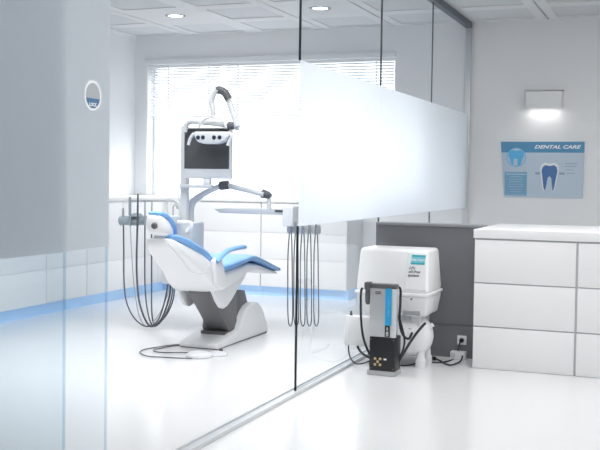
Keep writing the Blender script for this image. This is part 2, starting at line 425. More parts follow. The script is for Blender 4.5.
wl = thing('wall_lamp', (.742, -.05, 1.905), 'white rectangular wall lamp shining down above the poster', 'wall lamp')
obj('lamp_shade', MB().box(.567, .918, -.1, -.094, 1.905, 2.066, .002).box(.567, .573, -.1, -.002, 1.905, 2.066).box(.912, .918, -.1, -.002, 1.905, 2.066).box(.567, .918, -.1, -.002, 2.058, 2.066), 'white', wl)
obj('lamp_diffuser', MB().box(.6, .885, -.085, -.012, 1.912, 1.918), 'lamp', wl)

# ------------------------------------------------------------------ dental chair
XC = -1.15
ch = thing('dental_chair', (XC, -3.1, 0), 'reclined dental chair with white shell and blue cushions on a white base', 'dental chair')
b = MB()
b.prism([(-3.53, .006), (-3.53, .03), (-3.51, .042), (-3.24, .088), (-3.16, .10), (-2.66, .10), (-2.64, .006)], -1.285, -.985, 'X', bev=.008, seg=3)
base = obj('base', b, 'shell', ch)
obj('gasket', MB().box(-1.28, -.99, -3.525, -2.645, 0, .008), 'darkgrey', base)
hump = [(-3.2, .08), (-3.155, .14), (-3.10, .205), (-3.03, .25), (-2.95, .266), (-2.87, .262), (-2.80, .235), (-2.74, .18), (-2.68, .1), (-2.655, .012), (-3.2, .012)]
obj('base_cover', MB().prism(hump, -1.29, -.98, 'X', bev=.012, seg=3), 'shell', ch)
obj('base_recess', MB().box(-1.22, -1.03, -3.33, -3.17, .07, .094, .004), 'darkgrey', ch)
obj('lower_arm', MB().prism([(-3.24, .07), (-3.27, .12), (-3.24, .2), (-3.12, .38), (-2.98, .36), (-2.93, .26), (-3.06, .09)], -1.24, -1.03, 'X', bev=.006), 'darkgrey', ch)
obj('upper_arm', MB().prism([(-3.60, .44), (-3.58, .39), (-3.26, .085), (-3.18, .085), (-3.14, .14), (-3.14, .44)], -1.19, -1.02, 'X', bev=.006), 'darkgrey', ch)
tong = [(-3.60, .5), (-3.585, .42), (-3.52, .34), (-3.46, .288), (-3.40, .272), (-3.34, .285), (-3.27, .32), (-3.18, .38), (-3.06, .45), (-2.96, .54), (-3.2, .56)]
for x0, x1 in ((-1.03, -1.0), (-1.30, -1.27)):
    obj('side_apron', MB().prism(tong, x0, x1, 'X', bev=.01, seg=3), 'shell', ch)
obj('backrest_shell', MB().loft([(-4.09, XC, .07, .80, .765), (-4.06, XC, .10, .80, .735), (-4.0, XC + .01, .125, .775, .69), (-3.92, XC + .02, .145, .745, .625), (-3.8, XC + .028, .162, .70, .54),
    (-3.68, XC + .015, .178, .65, .455), (-3.58, XC, .185, .60, .405), (-3.5, XC, .17, .57, .40)], n=36, p=4.5), 'shell', ch, 50)
obj('seam_line', MB().tube([(-0.952, -4.312, 0.785), (-0.952, -4.154, 0.693), (-0.952, -4.031, 0.608), (-0.952, -3.932, 0.573), (-0.952, -3.817, 0.564), (-0.952, -3.743, 0.591)], .0025, n=6), 'lightgrey', ch)
obj('backrest_cushion', MB().loft([(-4.045, XC + .035, .05, .82, .79), (-4.02, XC + .035, .09, .825, .775), (-3.95, XC + .02, .14, .80, .74), (-3.88, XC + .005, .172, .77, .705), (-3.82, XC, .187, .745, .685), (-3.7, XC, .187, .70, .61),
    (-3.63, XC, .187, .655, .53), (-3.585, XC, .18, .615, .50), (-3.56, XC, .15, .58, .52)], n=36, p=5), 'bluevinyl', ch, 50)
obj('seat_shell', MB().loft([(-3.58, XC, .16, .56, .405), (-3.45, XC, .19, .555, .405), (-3.25, XC, .19, .565, .44), (-3.05, XC, .18, .575, .495), (-2.85, XC, .165, .555, .49), (-2.6, XC, .14, .50, .455), (-2.36, XC, .12, .445, .425), (-2.33, XC, .1, .44, .43)], n=36, p=4.5), 'shell', ch, 50)
obj('seat_cushion', MB().loft([(-3.57, XC, .16, .57, .54), (-3.54, XC, .20, .59, .54), (-3.4, XC, .215, .597, .55), (-3.2, XC, .218, .618, .573), (-3.06, XC, .215, .634, .588), (-2.98, XC, .21, .628, .585), (-2.8, XC, .19, .59, .55), (-2.55, XC, .165, .53, .492), (-2.36, XC, .15, .483, .45), (-2.31, XC, .11, .468, .452)], n=36, p=5), 'bluevinyl', ch, 50)
hd = obj('headrest', MB().loft([(-4.15, XC, .03, .945, .88), (-4.14, XC, .055, .96, .85), (-4.11, XC, .066, .955, .825), (-4.06, XC, .07, .935, .81), (-4.0, XC, .066, .88, .80), (-3.96, XC, .045, .845, .81)], n=32, p=3), 'shell', ch, 50)
obj('headrest_cushion', MB().loft([(-4.145, XC + .005, .03, .968, .95), (-4.13, XC + .005, .05, .977, .945), (-4.09, XC + .008, .064, .972, .925), (-4.04, XC + .01, .07, .945, .89), (-3.99, XC + .01, .072, .90, .85), (-3.955, XC + .01, .06, .855, .82), (-3.945, XC + .01, .04, .835, .82)], n=32, p=3.2), 'bluevinyl', hd, 50)
obj('headrest_knob', MB().lathe([(.001, .02), (.018, .02), (.02, .012), (.022, 0), (.016, -.012), (.001, -.014)], (XC + .012, -4.155, .885), 'Y', 20), 'joint', hd)
obj('headrest_stem', MB().box(XC - .03, XC + .03, -4.08, -3.98, .77, .83, .006), 'lightgrey', hd)
ar = obj('armrest_post', MB().prism([(-3.72, .64), (-3.66, .655), (-3.60, .645), (-3.55, .56), (-3.52, .47), (-3.60, .44), (-3.68, .47), (-3.70, .56)], -.955, -.925, 'X', bev=.008, seg=3), 'shell', ch)
obj('armrest_pad', MB().tube([(-.925, -3.69, .63), (-.92, -3.62, .665), (-.915, -3.53, .695), (-.91, -3.40, .705), (-.91, -3.27, .705)], .022, n=12, flat=.7), 'bluevinyl', ar)

# foot control with two cords
fc = thing('foot_control', (-0.960, -3.803, 0.000), 'low white foot pedal lying on the floor in front of the chair base', 'foot pedal')
fa, fb_ = (-0.984, -3.814, 0.000), (-0.909, -3.696, 0.000)
obj('pedal', MB().lathe([(.001, 0), (.085, 0), (.09, .008), (.086, .02), (.06, .034), (.03, .04), (.001, .04)], fa, n=32), 'armwhite', fc)
obj('disc_pedal', MB().lathe([(.001, 0), (.07, 0), (.074, .006), (.066, .016), (.03, .024), (.001, .025)], fb_, n=32), 'armwhite', fc)
obj('button', MB().lathe([(.001, .02), (.014, .02), (.014, .032), (.008, .038), (.001, .038)], (-0.901, -3.651, 0.000), n=16), 'joint', fc)
obj('cable', MB().tube([(-0.988, -3.907, 0.005), (-1.080, -3.930, 0.005), (-1.204, -3.949, 0.005), (-1.299, -3.954, 0.005), (-1.407, -3.861, 0.005), (-1.442, -3.748, 0.005), (-1.405, -3.619, 0.005), (-1.357, -3.504, 0.005), (-1.303, -3.455, 0.005)], .0035, n=8), 'hose', fc)
obj('cable', MB().tube([(-1.070, -3.720, 0.005), (-1.164, -3.744, 0.005), (-1.255, -3.788, 0.005), (-1.335, -3.784, 0.005), (-1.380, -3.718, 0.005), (-1.363, -3.666, 0.005), (-1.337, -3.540, 0.005), (-1.277, -3.489, 0.005)], .0035, n=8), 'hose', fc)

# ------------------------------------------------------------------ column of the dental unit
YU = -2.9
co = thing('dental_unit_tower', (-1.59, YU, .37), 'white upright column and water box behind the chair, carrying the arms', 'dental unit')
obj('water_box', MB().box(-1.74, -1.475, -2.98, -2.78, .37, .852, .012, 3), 'lightgrey', co)
obj('link_beam', MB().box(-1.48, -1.30, -2.95, -2.85, .46, .53, .01), 'lightgrey', co)
obj('post', MB().box(-1.617, -1.56, YU - .02, YU + .03, .85, 1.585, .008, 3), 'armwhite', co)
obj('spittoon', MB().lathe([(.02, -.06), (.05, -.05), (.085, -.01), (.1, .03), (.092, .03), (.075, -.002), (.04, -.03), (.001, -.035)], (-1.66, -3.03, .87), n=28), 'plastic', co)
obj('bracket', MB().tube([(-1.561, -3.050, 0.857), (-1.510, -3.050, 0.854), (-1.459, -3.050, 0.852), (-1.450, -3.050, 0.822), (-1.484, -3.050, 0.783)], .017, n=10), 'plastic', co)
obj('tap', MB().tube([(-1.674, -2.920, 0.856), (-1.675, -2.920, 0.941), (-1.671, -2.920, 0.972), (-1.654, -2.920, 0.980), (-1.641, -2.920, 0.965), (-1.640, -2.920, 0.950)], .005, n=8), 'steel', co)
obj('assistant_arm', MB().tube([(-1.611, -2.900, 0.842), (-1.616, -2.900, 0.942), (-1.639, -2.900, 0.996), (-1.687, -2.900, 1.021), (-1.801, -2.900, 1.019), (-1.979, -2.900, 1.015), (-2.079, -2.900, 1.008)], .018, n=12), 'armwhite', co)
obj('assistant_drop', MB().tube([(-2.070, -2.900, 1.014), (-2.069, -2.900, 0.955), (-2.069, -2.900, 0.892)], .012, n=10), 'lightgrey', co)
obj('instrument_holder', MB().tube([(-2.155, -2.900, 0.842), (-2.105, -2.900, 0.847), (-2.032, -2.900, 0.845), (-1.969, -2.900, 0.851), (-1.924, -2.900, 0.852)], .036, n=12, flat=1.0), 'holder', co)
obj('holder_cap', MB().lathe([(.001, .03), (.03, .026), (.05, .012), (.055, 0), (.001, 0)], (-2.005, -2.900, 0.881), n=20), 'holder', co)

# instruments hanging in the assistant holder
def instrument(label, top, mid, hose_pts, r=.008, hr=.0058, hm='hose', group='instruments in the left holder', bm_='steel'):
    t = thing('dental_handpiece', mid, label, 'dental instrument', group)
    obj('handle', MB().tube([top, tuple((Vector(top) + Vector(mid)) / 2), mid], r, n=10, radii=(r * .75, r), sub=3), bm_, t)
    obj('hose', MB().tube(hose_pts, hr, n=8), hm, t)
    return t
instrument('short instrument at the far left of the left holder, with a round tip', (-2.133, -2.900, 0.945), (-2.129, -2.900, 0.835),
    [(-2.129, -2.900, 0.842), (-2.123, -2.900, 0.613), (-2.107, -2.920, 0.377), (-2.083, -2.920, 0.203), (-1.993, -2.940, 0.077), (-1.885, -2.940, 0.025), (-1.810, -2.900, 0.075), (-1.761, -2.880, 0.233), (-1.746, -2.860, 0.374)], r=.011)
instrument('thick grey instrument with a thin pale hose in the left holder', (-2.040, -2.950, 1.035), (-2.036, -2.950, 0.808),
    [(-2.036, -2.950, 0.816), (-2.023, -2.950, 0.620), (-2.003, -2.950, 0.385), (-1.979, -2.950, 0.228), (-1.942, -2.950, 0.089), (-1.897, -2.920, 0.025), (-1.833, -2.860, 0.100), (-1.765, -2.840, 0.260), (-1.744, -2.840, 0.372)], r=.011, hr=.004, hm='thinhose')
instrument('tallest instrument in the middle of the left holder', (-1.957, -2.970, 1.060), (-1.959, -2.970, 0.811),
    [(-1.959, -2.970, 0.819), (-1.964, -2.970, 0.623), (-1.962, -2.970, 0.428), (-1.941, -2.970, 0.233), (-1.886, -2.970, 0.087), (-1.846, -2.930, 0.026), (-1.797, -2.860, 0.087), (-1.753, -2.830, 0.244), (-1.742, -2.820, 0.370)], r=.009, hr=.0078, bm_='hose')
instrument('slim instrument second from the right in the left holder', (-1.906, -2.950, 1.014), (-1.904, -2.950, 0.820),
    [(-1.904, -2.950, 0.827), (-1.904, -2.950, 0.624), (-1.900, -2.950, 0.351), (-1.880, -2.950, 0.171), (-1.844, -2.950, 0.056), (-1.828, -2.900, 0.027), (-1.782, -2.840, 0.101), (-1.741, -2.810, 0.243), (-1.735, -2.800, 0.369)], r=.007)
instrument('slim instrument nearest the headrest in the left holder', (-1.918, -2.820, 1.012), (-1.920, -2.820, 0.822),
    [(-1.920, -2.820, 0.830), (-1.918, -2.820, 0.616), (-1.915, -2.820, 0.337), (-1.913, -2.820, 0.154), (-1.900, -2.820, 0.051), (-1.875, -2.800, 0.022), (-1.791, -2.790, 0.110), (-1.740, -2.780, 0.239), (-1.732, -2.780, 0.367)], r=.006)

# monitor
mo = thing('monitor', (-1.37, -2.93, 1.19), 'flat monitor with dark screen and light grey lower bezel beside the column', 'monitor')
obj('housing', MB().box(-1.562, -1.168, -2.965, -2.925, 1.188, 1.572, .006, 3), 'armwhite', mo)
obj('screen', MB().box(-1.556, -1.18, -2.968, -2.963, 1.262, 1.562, .001), 'screen', mo)
obj('stand_neck', MB().box(-1.40, -1.345, -2.96, -2.92, 1.14, 1.19, .004), 'plastic', mo)
obj('bracket_plate', MB().box(-1.60, -1.33, -2.965, -2.915, 1.115, 1.14, .004), 'lightgrey', mo)

# operating lamp on its arm
YL = -3.05
la = thing('operating_lamp', (-1.37, YL, 1.45), 'white dental operating lamp with four lenses hanging in front of the monitor', 'lamp')
obj('support_arm', MB().tube([(-1.539, -3.000, 1.538), (-1.527, -3.000, 1.591), (-1.485, -3.000, 1.617), (-1.409, -3.000, 1.613), (-1.292, -3.000, 1.601), (-1.159, -3.000, 1.585)], .02, n=14), 'armwhite', la)
obj('elbow', MB().tube([(-1.172, -3.000, 1.587), (-1.114, -3.000, 1.579)], .028, n=14, smooth=False), 'joint', la)
obj('elbow_cap', MB().tube([(-1.118, -3.000, 1.577), (-1.090, -3.000, 1.573)], .026, n=14, smooth=False), 'armwhite', la)
obj('spring_arm', MB().tube([(-1.089, -3.020, 1.576), (-1.173, -3.020, 1.795)], .022, n=14, smooth=False), 'armwhite', la)
obj('knuckle', MB().tube([(-1.160, -3.030, 1.779), (-1.189, -3.030, 1.824), (-1.230, -3.030, 1.847), (-1.251, -3.030, 1.843)], .029, n=14), 'joint', la)
obj('drop_arm', MB().tube([(-1.238, -3.040, 1.846), (-1.270, -3.040, 1.824), (-1.288, -3.040, 1.788), (-1.294, -3.040, 1.751), (-1.282, -3.040, 1.706), (-1.281, -3.040, 1.643)], .019, n=14), 'armwhite', la)
obj('yoke', MB().tube([(-1.395, -3.050, 1.565), (-1.367, -3.050, 1.613), (-1.317, -3.050, 1.639), (-1.276, -3.050, 1.644), (-1.226, -3.050, 1.634), (-1.185, -3.050, 1.604), (-1.168, -3.050, 1.564)], .009, n=10), 'armwhite', la)
hdz = MB().prism([(-1.411, 1.537), (-1.120, 1.535), (-1.127, 1.495), (-1.167, 1.459), (-1.216, 1.444), (-1.331, 1.444), (-1.381, 1.459), (-1.406, 1.496)], YL - .05, YL + .02, 'Y', bev=.012, seg=3)
head = obj('lamp_head', hdz, 'armwhite', la)
for p in [(-1.373, -3.100, 1.492), (-1.332, -3.100, 1.492), (-1.241, -3.100, 1.492), (-1.196, -3.100, 1.492)]:
    obj('lens', MB().lathe([(.001, -.004), (.012, -.004), (.016, -.002), (.017, .006), (.001, .006)], p, 'Y', 20), 'lens', head)
obj('handle', MB().tube([(-1.417, -3.080, 1.523), (-1.446, -3.080, 1.489), (-1.462, -3.080, 1.437)], .012, n=10), 'armwhite', la)
obj('handle', MB().tube([(-1.137, -3.080, 1.533), (-1.109, -3.080, 1.503), (-1.124, -3.080, 1.467), (-1.140, -3.080, 1.434)], .012, n=10), 'armwhite', la)

# delivery tray on its arm
YT = -2.75
tr = thing('instrument_tray', (-1.2, YT, .9), 'thin grey instrument tray on a white swing arm over the chair foot', 'tray')
obj('swing_arm', MB().tube([(-1.585, -2.800, 0.847), (-1.586, -2.800, 0.941), (-1.565, -2.800, 1.003), (-1.504, -2.800, 1.051), (-1.419, -2.800, 1.096), (-1.316, -2.800, 1.136)], .026, n=14, radii=(.03, .02)), 'armwhite', tr)
obj('elbow', MB().tube([(-1.329, -2.800, 1.133), (-1.265, -2.800, 1.142)], .035, n=14, smooth=False), 'joint', tr)
obj('arm_link', MB().tube([(-1.279, -2.780, 1.137), (-0.972, -2.780, 1.073)], .02, n=14, smooth=False), 'armwhite', tr)
obj('end_joint', MB().tube([(-0.993, -2.760, 1.079), (-0.947, -2.760, 1.068), (-0.927, -2.760, 1.055)], .034, n=14, radii=(.036, .02)), 'joint', tr)
obj('drop_post', MB().tube([(-0.947, -2.750, 1.062), (-0.943, -2.750, 1.008), (-0.942, -2.750, 0.963)], .016, n=10), 'armwhite', tr)
tx = [(-1.381, -2.750, 0.940), (-0.769, -2.750, 0.948)]
obj('tray_plate', MB().prism([(tx[0][0], tx[0][2] + .014), (tx[0][0] + .05, tx[0][2] - .014), (tx[1][0], tx[1][2] - .028), (tx[1][0], tx[1][2] + .018)], YT - .06, YT + .2, 'Y', bev=.004), 'lightgrey', tr)
obj('control_strip', MB().box((-0.867, -2.810, 0.951)[0], (-0.786, -2.810, 0.953)[0], YT - .064, YT - .058, (-0.867, -2.810, 0.942)[2], (-0.867, -2.810, 0.960)[2]), 'joint', tr)
h0, h1 = (-0.804, -2.750, 0.837), (-0.717, -2.750, 0.991)
obj('handpiece_head', MB().box(h0[0], h1[0], YT - .07, YT + .12, h0[2], h1[2], .01, 3), 'plastic', tr)
k0, k1 = (-0.783, -2.750, 0.785), (-0.535, -2.750, 0.853)
obj('handpiece_bar', MB().box(k0[0], k1[0], YT - .03, YT + .05, k0[2], k1[2], .01, 3), 'armwhite', tr)
HOSES = [
    ((-0.748, -2.800, 0.871), (-0.747, -2.800, 0.781), [(-0.752, -2.800, 0.788), (-0.761, -2.800, 0.622), (-0.759, -2.800, 0.358), (-0.756, -2.800, 0.192), (-0.748, -2.800, 0.109), (-0.732, -2.800, 0.087), (-0.720, -2.800, 0.118), (-0.717, -2.800, 0.194), (-0.746, -2.740, 0.391), (-0.761, -2.720, 0.655), (-0.768, -2.720, 0.799)]),
    ((-0.700, -2.800, 0.872), (-0.699, -2.800, 0.782), [(-0.704, -2.800, 0.790), (-0.712, -2.800, 0.624), (-0.710, -2.800, 0.361), (-0.708, -2.800, 0.195), (-0.699, -2.800, 0.112), (-0.684, -2.800, 0.091), (-0.671, -2.800, 0.122), (-0.669, -2.800, 0.197), (-0.697, -2.740, 0.393), (-0.712, -2.720, 0.657), (-0.720, -2.720, 0.801)]),
    ((-0.648, -2.800, 0.874), (-0.646, -2.800, 0.784), [(-0.652, -2.800, 0.791), (-0.660, -2.800, 0.626), (-0.658, -2.800, 0.363), (-0.655, -2.800, 0.198), (-0.647, -2.800, 0.116), (-0.631, -2.800, 0.094), (-0.619, -2.800, 0.125), (-0.617, -2.800, 0.200), (-0.644, -2.740, 0.396), (-0.659, -2.720, 0.659), (-0.667, -2.720, 0.802)]),
    ((-0.596, -2.800, 0.875), (-0.595, -2.800, 0.786), [(-0.600, -2.800, 0.793), (-0.608, -2.800, 0.628), (-0.606, -2.800, 0.366), (-0.603, -2.800, 0.201), (-0.595, -2.800, 0.119), (-0.579, -2.800, 0.098), (-0.567, -2.800, 0.128), (-0.565, -2.800, 0.204), (-0.592, -2.740, 0.399), (-0.607, -2.720, 0.661), (-0.614, -2.720, 0.804)]),
    ((-0.540, -2.800, 0.877), (-0.539, -2.800, 0.788), [(-0.544, -2.800, 0.795), (-0.552, -2.800, 0.631), (-0.550, -2.800, 0.369), (-0.547, -2.800, 0.205), (-0.539, -2.800, 0.123), (-0.524, -2.800, 0.101), (-0.511, -2.800, 0.132), (-0.509, -2.800, 0.207), (-0.536, -2.740, 0.402), (-0.551, -2.720, 0.663), (-0.558, -2.720, 0.806)]),
]
for k, (xa, lb) in enumerate(((290, 'leftmost handpiece hose hanging from the tray head, left of the dark glass edge'), (296, 'second handpiece hose from the left, right against the dark glass edge'),
        (302.5, 'middle handpiece hose under the tray bar, just right of the dark glass edge'), (309, 'second handpiece hose from the right under the tray bar'), (316, 'rightmost handpiece hose under the tray bar'))):
    L = HOSES[k]
    instrument(lb, L[0], L[1], L[2], r=.011, hr=.0046, group='handpieces on the tray bar', bm_='steel')

# ------------------------------------------------------------------ compressor
cp = thing('dental_compressor', (.3, -3.45, 0), 'white dental air compressor with a domed hood in front of the dark half wall', 'compressor')
def frust(x0, x1, y0, y1, z0, X0, X1, Y0, Y1, z1, bev, mb=None):
    b_ = bmesh.new()
    lo = [b_.verts.new(p) for p in ((x0, y0, z0), (x1, y0, z0), (x1, y1, z0), (x0, y1, z0))]
    hi = [b_.verts.new(p) for p in ((X0, Y0, z1), (X1, Y0, z1), (X1, Y1, z1), (X0, Y1, z1))]
    b_.faces.new(lo[::-1]); b_.faces.new(hi)
    for i in range(4): b_.faces.new((lo[i], lo[(i + 1) % 4], hi[(i + 1) % 4], hi[i]))
    bmesh.ops.recalc_face_normals(b_, faces=b_.faces[:])
    bmesh.ops.bevel(b_, geom=b_.edges[:], offset=bev, segments=4, profile=.5, affect='EDGES')
    return (mb or MB()).add(b_)
hood = obj('hood', frust(.05, .526, -3.65, -3.27, .486, .055, .508, -3.585, -3.30, .758, .022), 'shell', cp)
# raised logo facet on the sloping front
def onface(x, z, out=.001):
    t_ = (z - .486) / (.758 - .486)
    return (x, -3.65 + .065 * t_ - out, z)
rx = math.atan2(.065, .272)
b = bmesh.new()
F0 = [onface(.362, .505, -.002), onface(.515, .505, -.002), onface(.500, .738, -.002), onface(.378, .738, -.002)]
F1 = [onface(.370, .512, .005), onface(.508, .512, .005), onface(.495, .732, .005), onface(.384, .732, .005)]
v0 = [b.verts.new(p) for p in F0]; v1 = [b.verts.new(p) for p in F1]
b.faces.new(v0); b.faces.new(v1[::-1])
for i in range(4): b.faces.new((v0[i], v0[(i + 1) % 4], v1[(i + 1) % 4], v1[i]))
bmesh.ops.recalc_face_normals(b, faces=b.faces[:])
fct = obj('logo_facet', MB().add(b), 'shell', hood)
def decal(name, x0, x1, z0, z1, m, out, dx=.0):
    b = bmesh.new()
    A = [onface(x0, z0, out), onface(x1, z0, out), onface(x1 + dx, z1, out), onface(x0 + dx, z1, out)]
    B = [(p[0], p[1] + .0008, p[2]) for p in A]
    a_ = [b.verts.new(p) for p in A]; c_ = [b.verts.new(p) for p in B]
    b.faces.new(a_); b.faces.new(c_[::-1])
    for i in range(4): b.faces.new((a_[i], a_[(i + 1) % 4], c_[(i + 1) % 4], c_[i]))
    bmesh.ops.recalc_face_normals(b, faces=b.faces[:])
    return obj(name, MB().add(b), m, hood)
decal('emblem_field', .402, .491, .670, .722, 'turq2', .0062, .003)
decal('emblem_bar', .404, .493, .714, .726, 'turq', .0068, .001)
decal('emblem_bar', .400, .490, .666, .678, 'turq', .0068, .001)
RT = (PI / 2 - rx, 0, 0)
text('emblem_lettering', 'Atlas Copco', .0185, onface(.447, .696, .0072), 'whiteink', hood, RT, shear=.3, offset=.0003)
for k, s_ in enumerate(('LFx', 'oil-free', 'system')):
    text('model_lettering', s_, .026, onface(.392 - .003 * k, .643 - .0225 * k, .0062), 'ink', hood, RT, shear=.3, offset=.0005, align='LEFT')
obj('hood_rim', MB().box(.045, .531, -3.655, -3.265, .466, .488, .006, 3), 'shell', cp)
obj('lower_housing', frust(.075, .506, -3.61, -3.29, .335, .05, .526, -3.65, -3.27, .468, .018), 'shell', cp)
obj('latch', MB().lathe([(.001, 0), (.006, 0), (.006, .006), (.001, .007)], (.42, -3.655, .45), 'Y', 12), 'darkgrey', cp)
b = MB()
for k in range(4): b.box(.36, .47, -3.622 - k * .0025, -3.58, .343 + k * .008, .347 + k * .008)
obj('vent_grille', b, 'lightgrey', cp)
obj('motor_block', MB().box(.12, .46, -3.55, -3.32, .27, .34, .01), 'lightgrey', cp)
obj('support_bracket', MB().box(.4, .46, -3.57, -3.52, .26, .34, .006), 'plastic', cp)
R_ = .135
prof = [(.001, .06)] + [(R_ * math.sin(PI / 2 * k / 8), .06 + .09 * (1 - math.cos(PI / 2 * k / 8))) for k in range(1, 9)] + [(R_, .40)] + [(R_ * math.cos(PI / 2 * k / 8), .40 + .12 * math.sin(PI / 2 * k / 8)) for k in range(1, 8)] + [(.001, .52)]
obj('air_tank', MB().lathe(prof, (0, -3.47, .195), 'X', 36), 'shell', cp)
for (x, y) in ((.46, -3.54), (.14, -3.54), (.46, -3.38), (.14, -3.38)):
    obj('foot', MB().lathe([(.001, 0), (.032, 0), (.034, .01), (.034, .05), (.026, .06), (.022, .11), (.001, .11)], (x, y, 0), n=20), 'plastic', cp)
obj('outlet_pipe', MB().tube([(0.428, -3.500, 0.209), (0.480, -3.500, 0.245), (0.525, -3.500, 0.277)], .014, n=12), 'plastic', cp)
obj('pressure_gauge', MB().lathe([(.001, -.012), (.018, -.012), (.02, -.006), (.02, .012), (.001, .012)], (0.396, -3.580, 0.237), 'Y', 20), 'joint', cp)

# control box at the compressor's left
cb = thing('control_box', (0.076, -3.660, 0.136), 'white square control box beside the dryer at the compressor front', 'control box')
c0, c1 = (-0.019, -3.660, 0.129), (0.163, -3.660, 0.319)
obj('enclosure', MB().box(c0[0], c1[0], -3.66, -3.585, c0[2], c1[2], .004), 'plastic', cb)
obj('cable_gland', MB().lathe([(.001, 0), (.01, 0), (.01, .012), (.006, .014), (.006, .028), (.001, .03)], (c0[0] + .032, -3.62, c1[2]), n=14), 'joint', cb)
obj('mounting_arm', MB().box(c1[0] - .03, c1[0] + .03, -3.6, -3.5, c1[2] - .08, c1[2] - .04, .004), 'lightgrey', cb)
obj('lead', MB().tube([(0.005, -3.640, 0.127), (0.008, -3.640, 0.082), (0.030, -3.660, 0.042), (0.077, -3.700, 0.023), (0.136, -3.760, 0.038), (0.200, -3.800, 0.066)], .0045, n=8), 'rubber', cb)

# dryer
D = -3.9
dy_ = thing('air_dryer', (.31, D, 0), 'slim silver and black air dryer with a cyan stripe in front of the compressor', 'air dryer')
obj('base_tray', MB().box(.214, .392, -3.905, -3.76, 0, .03, .004), 'silver', dy_)
lb_ = obj('lower_housing', MB().box(.226, .388, -3.902, -3.77, .028, .238, .005), 'black', dy_)
for x in (.236, .378):
    for z in (.044, .222): obj('screw', MB().lathe([(.001, 0), (.004, 0), (.004, .003), (.001, .003)], (x, -3.905, z), 'Y', 10), 'darkgrey', lb_)
b = MB()
for k, (x, z) in enumerate(((.264, .104), (.296, .104), (.280, .086), (.264, .068), (.296, .068))): b.lathe([(.001, -.006), (.007, -.006), (.009, -.002), (.009, .004), (.001, .004)], (x, -3.902, z), 'Y', 12)
obj('connector', b, 'brass', lb_)
obj('rating_label', MB().box(.318, .336, -3.9035, -3.901, .098, .108), 'whiteink', lb_)
obj('body', MB().box(.223, .366, -3.9, -3.77, .238, .535, .004), 'silver', dy_)
obj('side_column', MB().lathe([(.001, .238), (.017, .238), (.017, .535), (.001, .535)], (.372, -3.885, 0), n=20), 'lightgrey', dy_)
s0, s1 = (0.322, -3.900, 0.311), (0.362, -3.900, 0.536)
obj('stripe', MB().box(s0[0], s1[0], -3.9025, -3.899, s0[2], s1[2]), 'cyan', dy_)
obj('model_plate', MB().box(s0[0], s1[0] - .008, -3.9025, -3.899, .242, s0[2]), 'black', dy_)
text('model_lettering', 'CD 1+', .0195, ((s0[0] + s1[0]) / 2 - .004, -3.9032, .274), 'whiteink', dy_, UPRIGHT, offset=.0006)
text('stripe_lettering', 'Atlas Copco', .022, ((s0[0] + s1[0]) / 2, -3.9032, .42), 'skyblue', dy_, UPRIGHT, shear=.2)
obj('logo_patch', MB().box(.258, .294, -3.9015, -3.899, .500, .518), 'darkgrey', dy_)
text('logo_lettering', 'Atlas Copco', .008, (.276, -3.902, .509), 'silver', dy_, shear=.2)
obj('top_bar', MB().box(.185, .392, -3.9, -3.84, .532, .562, .008, 3), 'joint', dy_)
fz = (0.206, -3.900, 0.423)
obj('filter_head', MB().box(.188, .225, -3.91, -3.85, .525, .57, .006), 'joint', dy_)
obj('filter_bowl', MB().lathe([(.001, .43), (.008, .432), (.015, .442), (.017, .46), (.017, .53), (.001, .53)], (.206, -3.885, 0), n=20), 'joint', dy_)
obj('air_hose', MB().tube([(0.162, -3.860, 0.528), (0.153, -3.860, 0.502), (0.153, -3.860, 0.421), (0.158, -3.860, 0.316), (0.174, -3.860, 0.217), (0.205, -3.840, 0.123), (0.226, -3.820, 0.090)], .0075, n=10), 'rubber', dy_)
obj('air_hose', MB().tube([(0.378, -3.820, 0.541), (0.394, -3.820, 0.524), (0.394, -3.820, 0.431), (0.391, -3.820, 0.351), (0.385, -3.760, 0.268), (0.393, -3.700, 0.216), (0.411, -3.660, 0.202), (0.414, -3.600, 0.228)], .0075, n=10), 'rubber', dy_)
obj('air_hose', MB().tube([(0.381, -3.800, 0.074), (0.404, -3.770, 0.121), (0.435, -3.700, 0.194), (0.472, -3.650, 0.258), (0.493, -3.580, 0.292)], .0085, n=10), 'rubber', dy_)
obj('air_hose', MB().tube([(0.397, -3.830, 0.340), (0.417, -3.830, 0.274), (0.428, -3.830, 0.213), (0.419, -3.830, 0.157), (0.401, -3.830, 0.112)], .006, n=10), 'rubber', dy_)
obj('air_hose', MB().tube([(0.101, -3.750, 0.145), (0.115, -3.750, 0.121), (0.148, -3.780, 0.103), (0.200, -3.800, 0.085)], .0075, n=10), 'rubber', dy_)

# wall socket, floor power strip, cords
so = thing('wall_socket', (0.630, -3.090, 0.089), 'white square wall socket with a black plug on the dark half wall', 'socket')
a0, a1 = (0.598, -3.090, 0.092), (0.661, -3.090, 0.154)
obj('plate', MB().box(a0[0], a1[0], -3.096, -3.0885, a0[2], a1[2], .002), 'white', so)
xm, zm = (a0[0] + a1[0]) / 2, (a0[2] + a1[2]) / 2
obj('recess', MB().lathe([(.001, 0), (.02, 0), (.02, .002), (.001, .002)], (xm, -3.098, zm), 'Y', 20), 'lightgrey', so)
s2 = thing('floor_socket_box', (0.621, -3.100, -0.005), 'low white double socket box standing on the floor against the dark half wall', 'socket box')
a0, a1 = (0.563, -3.100, -0.010), (0.664, -3.100, 0.051)
obj('case', MB().box(a0[0], a1[0], -3.15, -3.089, 0, a1[2], .004), 'plastic', s2)
obj('socket_face', MB().box(a0[0] + .005, a0[0] + .035, -3.152, -3.149, .012, a1[2] - .008, .002), 'lightgrey', s2)
pc = thing('power_cord', (xm, -3.12, .02), 'black power cord plugged into the wall socket and running to the compressor', 'power cord')
obj('plug', MB().lathe([(.001, -.03), (.008, -.03), (.014, -.02), (.015, 0), (.001, 0)], (xm, -3.098, zm), 'Y', 16), 'black', pc)
